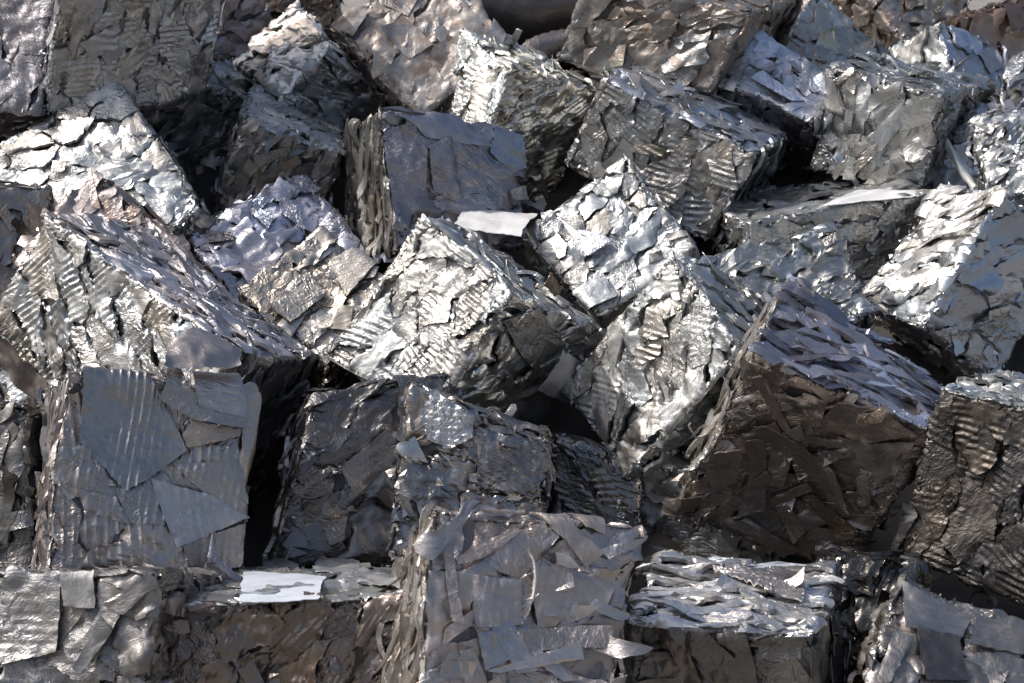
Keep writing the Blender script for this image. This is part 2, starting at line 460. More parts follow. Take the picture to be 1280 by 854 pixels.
def voronoi(a, b, cell, aspect, ang, rng):
    """Cells of a jittered, stretched Voronoi diagram over [-a,a]x[-b,b]."""
    ca, sa = math.cos(ang), math.sin(ang)
    k = math.sqrt(aspect)
    R = np.array([[ca, sa], [-sa, ca]])
    S = np.diag([1 / k, k])
    W = S @ R
    Wi = np.linalg.inv(W)
    c = np.array([[-a, -b], [a, -b], [a, b], [-a, b]]) @ W.T
    lo, hi = c.min(0) - cell, c.max(0) + cell
    pts = []
    nx, ny = int((hi[0] - lo[0]) / cell) + 2, int((hi[1] - lo[1]) / cell) + 2
    for i in range(nx):
        for j in range(ny):
            pts.append((lo[0] + (i + 0.5 * (j % 2) + rng.uniform(-.42, .42)) * cell,
                        lo[1] + (j + rng.uniform(-.42, .42)) * cell))
    pts = np.array(pts)
    back = pts @ Wi.T
    keep = (np.abs(back[:, 0]) < a + cell * k) & (np.abs(back[:, 1]) < b + cell * k)
    pts = pts[keep]
    drop = rng.rand(len(pts)) > 0.18          # missing seeds give unequal cells
    pts = pts[drop]
    box = [(-a, -b), (a, -b), (a, b), (-a, b)]
    cells = []
    for i, p in enumerate(pts):
        d = np.hypot(*(pts - p).T)
        nb = np.argsort(d)[1:15]
        poly = [(p[0] - cell * 3, p[1] - cell * 3), (p[0] + cell * 3, p[1] - cell * 3),
                (p[0] + cell * 3, p[1] + cell * 3), (p[0] - cell * 3, p[1] + cell * 3)]
        for j in nb:
            q = pts[j]
            poly = clip_half(poly, ((p[0] + q[0]) / 2, (p[1] + q[1]) / 2), (q[0] - p[0], q[1] - p[1]))
            if len(poly) < 3:
                break
        if len(poly) < 3:
            continue
        P2 = [tuple(x) for x in (np.array(poly) @ Wi.T)]
        for (bp, bn) in (((a, 0), (1, 0)), ((-a, 0), (-1, 0)), ((0, b), (0, 1)), ((0, -b), (0, -1))):
            P2 = clip_half(P2, bp, bn)
            if len(P2) < 3:
                break
        if len(P2) >= 3:
            A = np.array(P2)
            x, y = A[:, 0], A[:, 1]
            area = 0.5 * abs(np.sum(x * np.roll(y, -1) - y * np.roll(x, -1)))
            if area > 0.0004:
                cells.append(A)
    return cells


# ---------------------------------------------------------------- bales
FACE = {  # u axis, v axis, outward axis (box space)
    'F': ((1, 0, 0), (0, 0, 1), (0, -1, 0)), 'B': ((-1, 0, 0), (0, 0, 1), (0, 1, 0)),
    'R': ((0, 1, 0), (0, 0, 1), (1, 0, 0)), 'L': ((0, -1, 0), (0, 0, 1), (-1, 0, 0)),
    'T': ((1, 0, 0), (0, 1, 0), (0, 0, 1)), 'D': ((1, 0, 0), (0, -1, 0), (0, 0, -1))}
FACE = {k: tuple(np.array(x, float) for x in v) for k, v in FACE.items()}
SIGN = np.array([[x, y, z] for x in (-1, 1) for y in (-1, 1) for z in (-1, 1)], float)
cp, sp_ = math.cos(CAM_PITCH), math.sin(CAM_PITCH)


def pixel_ray(px, py):
    x, z = (px - PW / 2) / FPX, -(py - PH / 2) / FPX
    return np.array([x, cp - z * sp_, sp_ + z * cp])


def to_pixel(P):
    d = np.asarray(P) - CAM_POS
    y = d[:, 1] * cp + d[:, 2] * sp_
    z = -d[:, 1] * sp_ + d[:, 2] * cp
    return np.stack([PW / 2 + FPX * d[:, 0] / y, PH / 2 - FPX * z / y], 1), y


class Bale:
    def __init__(self, key):
        self.key = key
        H = np.array(HEX[key], float).reshape(8, 3)
        self.base = np.array([H[:, 0].mean(), H[:, 1].mean(), H[:, 2].min()])
        self.H = H - self.base
        ex = (H[SIGN[:, 0] > 0].mean(0) - H[SIGN[:, 0] < 0].mean(0))
        ey = (H[SIGN[:, 1] > 0].mean(0) - H[SIGN[:, 1] < 0].mean(0))
        ez = (H[SIGN[:, 2] > 0].mean(0) - H[SIGN[:, 2] < 0].mean(0))
        self.half = np.array([np.linalg.norm(e) for e in (ex, ey, ez)]) / 2
        self.axes = np.stack([e / np.linalg.norm(e) for e in (ex, ey, ez)], 1)
        self.centre = H.mean(0)
        self.seed = sum(ord(c) * (i + 3) for i, c in enumerate(key)) * 1.37

    def warp(self, p):
        """Box space (metres) -> world offset from the base point; bent and bulged as a whole."""
        x, y, z = p.T
        s0 = self.seed
        p = p + 0.006 * np.stack([np.sin(7 * y + 5 * z + s0) + np.sin(13 * z - 9 * y + 2 * s0),
                                  np.sin(6 * x - 7 * z + 3 * s0) + np.sin(12 * x + 11 * z + s0),
                                  np.sin(7 * x + 6 * y + 5 * s0) + np.sin(14 * y - 8 * x + 4 * s0)], 1)
        s = p / self.half
        out = 0
        for c, h in zip(SIGN, self.H):
            w = (1 + c[0] * s[:, 0]) * (1 + c[1] * s[:, 1]) * (1 + c[2] * s[:, 2]) / 8
            out = out + w[:, None] * h
        return out

    def on_face(self, f, u, v, h, r=0.014):
        U, V, N = FACE[f]
        c = abs(self.half @ N)
        q = u[:, None] * U + v[:, None] * V + c * N
        inner = np.clip(q, -(self.half - r), self.half - r)
        d = q - inner
        n = d / np.linalg.norm(d, axis=1)[:, None]
        return self.warp(inner + n * (r + h)[:, None])

    def extent(self, f):
        U, V, N = FACE[f]
        return abs(self.half @ U), abs(self.half @ V)

    def face_point(self, f, px, py):
        """Where the sight line of a photograph pixel meets a face: (u, v) in metres."""
        a, b = self.extent(f)
        U, V, N = FACE[f]
        g = lambda u, v: self.on_flat(f, u, v)
        d = pixel_ray(px, py)
        u = v = 0.0
        for _ in range(12):
            P = g(u, v)
            e = 1e-4
            Du, Dv = (g(u + e, v) - P) / e, (g(u, v + e) - P) / e
            M = np.stack([Du, Dv, -d], 1)
            s = np.linalg.solve(M, CAM_POS + d * 0 - P)
            u, v = u + s[0], v + s[1]
            u, v = max(-2 * a, min(2 * a, u)), max(-2 * b, min(2 * b, v))
        return u, v

    def on_flat(self, f, u, v):
        U, V, N = FACE[f]
        p = u * U + v * V + abs(self.half @ N) * N
        s = p / self.half
        w = (1 + SIGN[:, 0] * s[0]) * (1 + SIGN[:, 1] * s[1]) * (1 + SIGN[:, 2] * s[2]) / 8
        return w @ self.H + self.base

    def facing(self, f):
        N = self.axes @ FACE[f][2]
        P = self.on_flat(f, 0.0, 0.0)
        d = CAM_POS - P
        return float(N @ d / np.linalg.norm(d))


# how a face is crushed: cell size, aspect, ripple amplitude / period, crumple, tilt, fold, dip, overlay count, overlay kind
STYLE = {
    'ripple':  dict(cell=.135, asp=2.3, amp=.0046, per=.0250, cr=.006, tilt=.035, fold=.06, dip=.012, ov=3, ok='plate', sp=.0055, grow=1.0, turn=1, facet=.0),
    'rib':     dict(cell=.17, asp=1.3, amp=.0055, per=.031, cr=.006, tilt=.04, fold=.06, dip=.010, ov=2, ok='plate', sp=.0046, grow=1.02, turn=0, facet=.1),
    'quilt':   dict(cell=.080, asp=1.5, amp=.0, per=.03, cr=.006, tilt=.05, fold=.08, dip=.008, ov=3, ok='chip', sp=.0080, grow=.99, turn=0, facet=.15),
    'crumple': dict(cell=.125, asp=2.0, amp=.0022, per=.022, cr=.012, tilt=.09, fold=.20, dip=.012, ov=8, ok='chip', sp=.0064, grow=1.02, turn=0, facet=.3),
    'panels':  dict(cell=.16, asp=1.7, amp=.0, per=.03, cr=.010, tilt=.07, fold=.14, dip=.010, ov=7, ok='plate', sp=.0075, grow=1.04, turn=0, facet=.12),
    'strips':  dict(cell=.15, asp=1.8, amp=.0, per=.03, cr=.009, tilt=.10, fold=.16, dip=.012, ov=30, ok='strip', sp=.0080, grow=1.05, turn=0, facet=.15),
    'shards':  dict(cell=.095, asp=5.0, amp=.0, per=.03, cr=.006, tilt=.20, fold=.12, dip=.008, ov=16, ok='shard', sp=.0080, grow=1.06, turn=0, facet=.1),
}
OV = {  # overlay sheet sizes: length, width, lift
    'plate': ((.08, .20), (.05, .13), (.003, .012)), 'chip': ((.04, .12), (.025, .06), (.004, .016)),
    'strip': ((.08, .24), (.03, .065), (.004, .020)), 'shard': ((.08, .24), (.018, .05), (.004, .018))}


def crushed_piece(bale, f, poly, st, rng, base=0.0, ang=0.0, curl=0.0, sp=None, ripple=None, jag=.0028, skirt=.014,
                  dipk=1.0, tiltk=1.0, smoothk=1.0, facet=False, wob=.0):
    """One crushed sheet on a face: torn outline, folds, ripples, dents; returns verts and quads."""
    P = np.asarray(poly, float)
    x, y = P[:, 0], P[:, 1]
    x2, y2 = np.roll(x, -1), np.roll(y, -1)
    cr = x * y2 - x2 * y
    A = cr.sum() / 2
    if A < 0:
        P = P[::-1]
        x, y = P[:, 0], P[:, 1]
        x2, y2 = np.roll(x, -1), np.roll(y, -1)
        cr = x * y2 - x2 * y
        A = -A
    c = np.array([((x + x2) * cr).sum(), ((y + y2) * cr).sum()]) / (6 * A)
    sp = sp or st['sp']
    if facet and sp < .015:
        sp = min(.0145, sp * 1.75)
    N = int(math.sqrt(A) / sp)
    N = (max(4, N) if sp > .015 else max(6, min(65, N))) | 1
    rho, t, ring, Q = template(N)
    M = 4 * (N - 1)
    B = outline(P, M, rng, jag, wob)
    ti = t * M
    k = np.floor(ti).astype(int) % M
    fr = (ti - np.floor(ti))[:, None]
    edge = B[k] * (1 - fr) + B[(k + 1) % M] * fr
    uv = c + (edge - c) * rho[:, None]
    if facet:
        step = math.sqrt(A) / (N - 1)
        uv = uv + rng.uniform(-.36, .36, uv.shape) * step * (rho < .99)[:, None]
    d = uv - c
    size = math.sqrt(A)
    h = np.full(len(uv), base)
    th = rng.uniform(0, 2 * math.pi)
    if st is STYLE['shards']:
        th = ang + math.pi / 2 + rng.normal() * .4 + (math.pi if rng.rand() < .25 else 0)
    tl = rng.normal() * st['tilt'] * tiltk
    tl = max(-.5, min(.5, tl))
    h += np.clip((d[:, 0] * math.cos(th) + d[:, 1] * math.sin(th)) * tl, -.022, .022)
    for _ in range(rng.randint(2, 6)):              # one-sided folds: a straight crease, then a bent flap
        a2 = rng.uniform(0, 2 * math.pi)
        o = rng.uniform(.0, .42) * size
        s = rng.normal() * st['fold'] * 1.5 * smoothk
        z = d[:, 0] * math.cos(a2) + d[:, 1] * math.sin(a2) - o
        h += np.clip(s * np.maximum(z, 0), -.02, .014)
    u_, v_ = uv[:, 0], uv[:, 1]
    sd = rng.rand() * 40
    fine = sp < .015
    h += .006 * pn(u_ * 5, v_ * 5, bale.seed + ord(f))       # shared by neighbours: the face undulates
    h += st['cr'] * smoothk * (1.0 * np.abs(pn(u_ * 7, v_ * 7, sd)) - .8 * np.abs(pn(u_ * 10, v_ * 10, sd + 1.7)))
    if fine:
        h += st['cr'] * smoothk * (.42 * (1 - 2.4 * np.abs(pn(u_ * 14, v_ * 14, sd + 3))) + .24 * (1 - 2 * np.abs(pn(u_ * 34, v_ * 34, sd + 7))))
    if facet:
        h += rng.normal(size=len(h)) * .0013 * smoothk
    amp = st['amp'] if ripple is None else ripple
    if amp > 0 and fine:
        ra = ang + rng.normal() * .14
        w = u_ * math.cos(ra) + v_ * math.sin(ra)
        per = st['per'] * math.exp(rng.normal() * .10) * (.80 + .5 * ((bale.seed * .731) % 1))
        ph = w / per * 2 * math.pi + (1.9 if st is not STYLE['rib'] else .4) * pn(u_ * 9, v_ * 9, sd + 11) + rng.rand() * 6
        sn = np.sin(ph)
        if st is STYLE['rib']:
            sn = np.maximum((sn - .55) / .45, 0) ** .8
        am = np.clip(.7 + 1.5 * pn(u_ * 8, v_ * 8, sd + 17), .0, 1.3)
        h += amp * am * np.sign(sn) * np.abs(sn) ** .6
    eth = np.arctan2(d[:, 1], d[:, 0])
    en = pn(np.cos(eth) * 1.6, np.sin(eth) * 1.6, sd + 23)
    dip = st['dip'] * dipk * np.clip((en - .08) * 4, -.15, 1.4)
    h -= dip * np.clip((rho - .70) / .30, 0, 1)
    if curl:
        ca = rng.uniform(0, 2 * math.pi)
        z = (d[:, 0] * math.cos(ca) + d[:, 1] * math.sin(ca)) / size
        h += curl * np.clip(z - .1, 0, 1) ** 2
    h = np.clip(h, -.03, .09)
    top = bale.on_face(f, uv[:, 0], uv[:, 1], h)
    # skirt: a torn edge turned into the bale (own vertices, so it shades as an edge)
    low = bale.on_face(f, uv[ring, 0], uv[ring, 1], h[ring] - skirt)
    return np.concatenate([top, top[ring], low]), Q, c


def tint_var(rng, tint, rough, spread=.11):
    k = math.exp(rng.normal() * spread)
    w = rng.normal() * .03
    x = rng.rand()
    if x < .05:
        w = .09          # a browned piece
    elif x < .09:
        w = -.06         # a blued piece
    col = [max(.02, min(.9, tint[0] * k * (1 + w))), max(.02, min(.9, tint[1] * k)), max(.02, min(.9, tint[2] * k * (1 - w)))]
    return (*col, max(.18, min(.8, rough + rng.normal() * .06)))


def core_mesh(bale, mat):
    """The compacted body under the outer sheets: a crumpled rounded block."""
    Vs, Qs, n = [], [], 0
    for f in 'FBLRTD':
        a, b = bale.extent(f)
        N = 25
        g = np.linspace(-1, 1, N)
        X, Y = np.meshgrid(g * a, g * b)
        u, v = X.ravel(), Y.ravel()
        U, V, W = FACE[f]
        P = u[:, None] * U + v[:, None] * V + abs(bale.half @ W) * W
        hh = -.020 + .012 * perlin(P * 17 + bale.seed) + .007 * (1 - 2 * np.abs(perlin(P * 34 + bale.seed)))
        Vs.append(bale.on_face(f, u, v, hh))
        i = np.arange(N - 1)
        J, I = np.meshgrid(i, i)
        q0 = (I * N + J).ravel() + n
        Qs.append(np.stack([q0, q0 + 1, q0 + N + 1, q0 + N], 1))
        n += N * N
    return quad_mesh('core', np.concatenate(Vs), np.concatenate(Qs), mat)


def edge_scraps(bale, faces, rng, mat):
    """Torn lips and teeth along the bale's edges: far too many and small to count."""
    Vs, Qs, n = [], [], 0
    for f in faces:
        a, b = bale.extent(f)
        per = [(1, s) for s in (-1, 1)] + [(0, s) for s in (-1, 1)]
        for ax, s in per:
            ln = b if ax else a
            m = int(2 * ln / .011)
            w = rng.uniform(-ln, ln, m)
            off = (a if ax else b) * s - s * np.abs(rng.normal(size=m)) * .012
            du = rng.uniform(.003, .013, m)
            dv = rng.uniform(.002, .006, m)
            an = rng.uniform(0, math.pi, m)
            h0 = rng.uniform(-.012, .012, m)
            cu, cv = (off, w) if ax else (w, off)
            e1 = np.stack([np.cos(an), np.sin(an)], 1) * du[:, None]
            e2 = np.stack([-np.sin(an), np.cos(an)], 1) * dv[:, None]
            c0 = np.stack([cu, cv], 1)
            r1, r2 = rng.rand(m, 1), rng.rand(m, 1)
            c = np.stack([c0 - e1 - e2, c0 + e1 - e2 * r1, c0 + e1 + e2, c0 - e1 * r2 + e2], 1)
            hh = h0[:, None] * .6 + rng.normal(size=(m, 4)) * .004
            Vs.append(np.concatenate([c, hh[:, :, None]], 2).reshape(-1, 3))
            Qs.append(np.arange(m * 4).reshape(m, 4) + n)
            n += 4 * m
    return Vs, Qs


def build_bale(key, spec):
    rng = np.random.RandomState(int(bale_seed(key)))
    B = BALES[key]
    root = bpy.data.objects.new('scrap_bale', None)
    root.empty_display_size = .2
    root.location = B.base
    COL.objects.link(root)
    root['label'] = spec['label']
    root['category'] = 'metal bale'
    root['group'] = 'crushed metal bales in the heap'
    mat = MAT[spec.get('mat', 'steel')]
    tint, rough = spec['tint'], spec.get('rough', .38)
    dark = tuple(x * .6 for x in tint)  # core tinted darker than its sheets, painting shade into the cracks
    link('compressed_core', core_mesh(B, mat), root, (*dark, .5))
    buried_V, buried_Q, nb = [], [], 0
    for f in 'FTRLBD':
        cosv = B.facing(f)
        if cosv < -.30:
            continue
        fs = spec.get(f, spec.get('*', ('crumple', 0)))
        st = STYLE[fs[0]]
        ang = math.radians(fs[1])
        opt = fs[2] if len(fs) > 2 else {}
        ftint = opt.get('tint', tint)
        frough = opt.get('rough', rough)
        a, b = B.extent(f)
        near = 6.6 / max(4.5, np.linalg.norm(B.centre - CAM_POS))
        sp = st['sp'] / near ** .7
        pieces = []
        for poly in voronoi(a + .012, b + .012, st['cell'] * opt.get('cell', 1), st['asp'], ang + st['turn'] * math.pi / 2, rng):
            c = poly.mean(0)
            grow = c + (poly - c) * st['grow']
            fc = rng.rand() < st['facet']
            kw = dict(base=rng.normal() * .0035, ang=ang + math.pi / 2, facet=fc, wob=st['cell'] * .26, jag=.0036)
            if 'amp' in opt:
                kw['ripple'] = st['amp'] * opt['amp']
            if st['amp'] > .003 and rng.rand() < .15:
                kw['ripple'] = 0.0
            pieces.append(('crushed_panel', grow, kw))
        kind = OV[opt.get('ok', st['ok'])]
        for _ in range(int(opt.get('ov', st['ov']))):
            l, w, z = (rng.uniform(*r) for r in kind)
            an = ang + rng.normal() * (.25 if st is STYLE['shards'] else .9)
            cu, cv = rng.uniform(-a * .92, a * .92), rng.uniform(-b * .92, b * .92)
            q = np.array([[-l, -w], [l * rng.uniform(.6, 1), -w * rng.uniform(.7, 1)], [l, w * rng.uniform(.4, 1)], [-l * rng.uniform(.6, 1), w]]) / 2
            R = np.array([[math.cos(an), -math.sin(an)], [math.sin(an), math.cos(an)]])
            q = q @ R.T + (cu, cv)
            q[:, 0] = np.clip(q[:, 0], -a - .012, a + .012)
            q[:, 1] = np.clip(q[:, 1], -b - .012, b + .012)
            pieces.append(('torn_strip' if l > 2.2 * w else 'torn_plate', q,
                           dict(base=z, ang=ang + math.pi / 2, curl=rng.choice([0, 0, 0, .03, .07]), skirt=.004, dipk=.15, tiltk=.35 * opt.get('relief', 1), smoothk=.5, jag=.0012,
                                ripple=st['amp'] * .8)))
        for nm, px, o in PLATES.get((key, f), []):
            poly = np.array([B.face_point(f, *p) for p in px])
            poly[:, 0] = np.clip(poly[:, 0], -a - .03, a + .03)
            poly[:, 1] = np.clip(poly[:, 1], -b - .03, b + .03)
            kw = dict(base=.016, ang=ang + math.pi / 2, skirt=.006, dipk=.3, tiltk=.3 * opt.get('relief', 1), smoothk=.45, ripple=st['amp'] * .6, jag=.0016)
            kw.update(o)
            pieces.append((nm, poly, kw))
        for nm, poly, kw in pieces:
            ptint = kw.pop('tint', ftint)
            prough = kw.pop('rough', frough)
            pmat = MAT[kw.pop('mat')] if 'mat' in kw else mat
            A = np.asarray(poly)
            area = .5 * abs(np.sum(A[:, 0] * np.roll(A[:, 1], -1) - A[:, 1] * np.roll(A[:, 0], -1)))
            if area < .0003:
                continue
            cc = A.mean(0)
            hid = hidden(key, B.on_flat(f, cc[0], cc[1]), cosv)
            V, Q, c = crushed_piece(B, f, poly, st, rng, sp=(.028 if hid else sp), **kw)
            if hid:
                buried_V.append(V)
                buried_Q.append(Q + nb)
                nb += len(V)
                continue
            me = quad_mesh(nm, V, Q, pmat)
            if kw.get('facet'):
                me.shade_flat()
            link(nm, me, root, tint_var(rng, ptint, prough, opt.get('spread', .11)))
        # torn lips along the face's edges
        if cosv > -.05:
            Vs, Qs = edge_scraps(B, [f], rng, mat)
            if Vs:
                W = np.concatenate(Vs)
                V = B.on_face(f, W[:, 0], W[:, 1], W[:, 2])
                o = link('torn_edge_scraps', quad_mesh('torn_edge_scraps', V, np.concatenate(Qs), mat), root, (*[min(.9, x * 1.1) for x in ftint], .35))
                o['kind'] = 'stuff'
    if buried_V:
        o = link('buried_sheets', quad_mesh('buried_sheets', np.concatenate(buried_V), np.concatenate(buried_Q), mat), root, (*tint, rough))
        o['kind'] = 'stuff'
    return root


def bale_seed(key):
    return sum(ord(c) * (i * 17 + 5) for i, c in enumerate(key)) + SEEDS.get(key, 0)


def hidden(key, P, cosv):
    """True when other bales stand well in front of this point, or it lies outside the picture."""
    if cosv < .02:
        return True
    (px,), (d,) = to_pixel(P[None])
    if px[0] < -60 or px[0] > 1340 or px[1] < -60 or px[1] > 914:
        return True
    D = P - CAM_POS
    for k, b in BALES.items():
        if k == key:
            continue
        o = (CAM_POS - b.centre) @ b.axes / (b.half * .86)
        dd = D @ b.axes / (b.half * .86)
        with np.errstate(divide='ignore'):
            t1, t2 = (-1 - o) / dd, (1 - o) / dd
        tn, tf = np.minimum(t1, t2).max(), np.maximum(t1, t2).min()
        if tn < tf and tn < .985 and tf > 0:
            return True
    return False


BALES = {k: Bale(k) for k in HEX}

# ---------------------------------------------------------------- the yard ground and the heap under the bales
def build_ground():
    n = 41
    g = np.sinh(np.linspace(-6.5, 6.5, n)) * 1.2
    X, Y = np.meshgrid(g, g + 4)
    P = np.stack([X.ravel(), Y.ravel(), np.zeros(n * n)], 1)
    P[:, 2] = -.18 + .02 * perlin(P * .8)
    i = np.arange(n - 1)
    J, I = np.meshgrid(i, i)
    q0 = (I * n + J).ravel()
    o = link('ground', quad_mesh('ground', P, np.stack([q0, q0 + 1, q0 + n + 1, q0 + n], 1), ground_material()))
    o['kind'] = 'structure'
    # loose fines and dirt that fill the heap beneath the bales
    nx, ny = 120, 130
    X, Y = np.meshgrid(np.linspace(-4.5, 4.5, nx), np.linspace(4.9, 13.5, ny))
    x, y = X.ravel(), Y.ravel()
    z = -.30 + smooth(5.2, 9.6, y) * 2.05
    z *= 1 - smooth(10.8, 13.2, y)
    z *= 1 - smooth(3.0, 4.4, np.abs(x))
    P = np.stack([x, y, z], 1)
    P[:, 2] += .07 * perlin(P * 3) + .03 * perlin(P * 9) - .05
    i, j = np.arange(nx - 1), np.arange(ny - 1)
    J, I = np.meshgrid(i, j)
    q0 = (I * nx + J).ravel()
    o = link('scrap_mound', quad_mesh('scrap_mound', P, np.stack([q0, q0 + 1, q0 + nx + 1, q0 + nx], 1), mound_material()))
    o['kind'] = 'structure'


build_ground()

# ---------------------------------------------------------------- what each bale is made of; some face tints carry sun and shade
ZB = (.41, .42, .42)      # bright zinc
ZM = (.40, .41, .405)      # weathered zinc
GD = (.36, .36, .36)      # dull grey
PU = (.36, .35, .39)      # violet-grey coating
WG = (.43, .40, .37)     # warm grey
BR = (.33, .285, .255)     # brown coating
DK = (.20, .20, .205)     # dark, also painted on faces lying in shade
TA = (.36, .33, .30)      # tan, oxidised

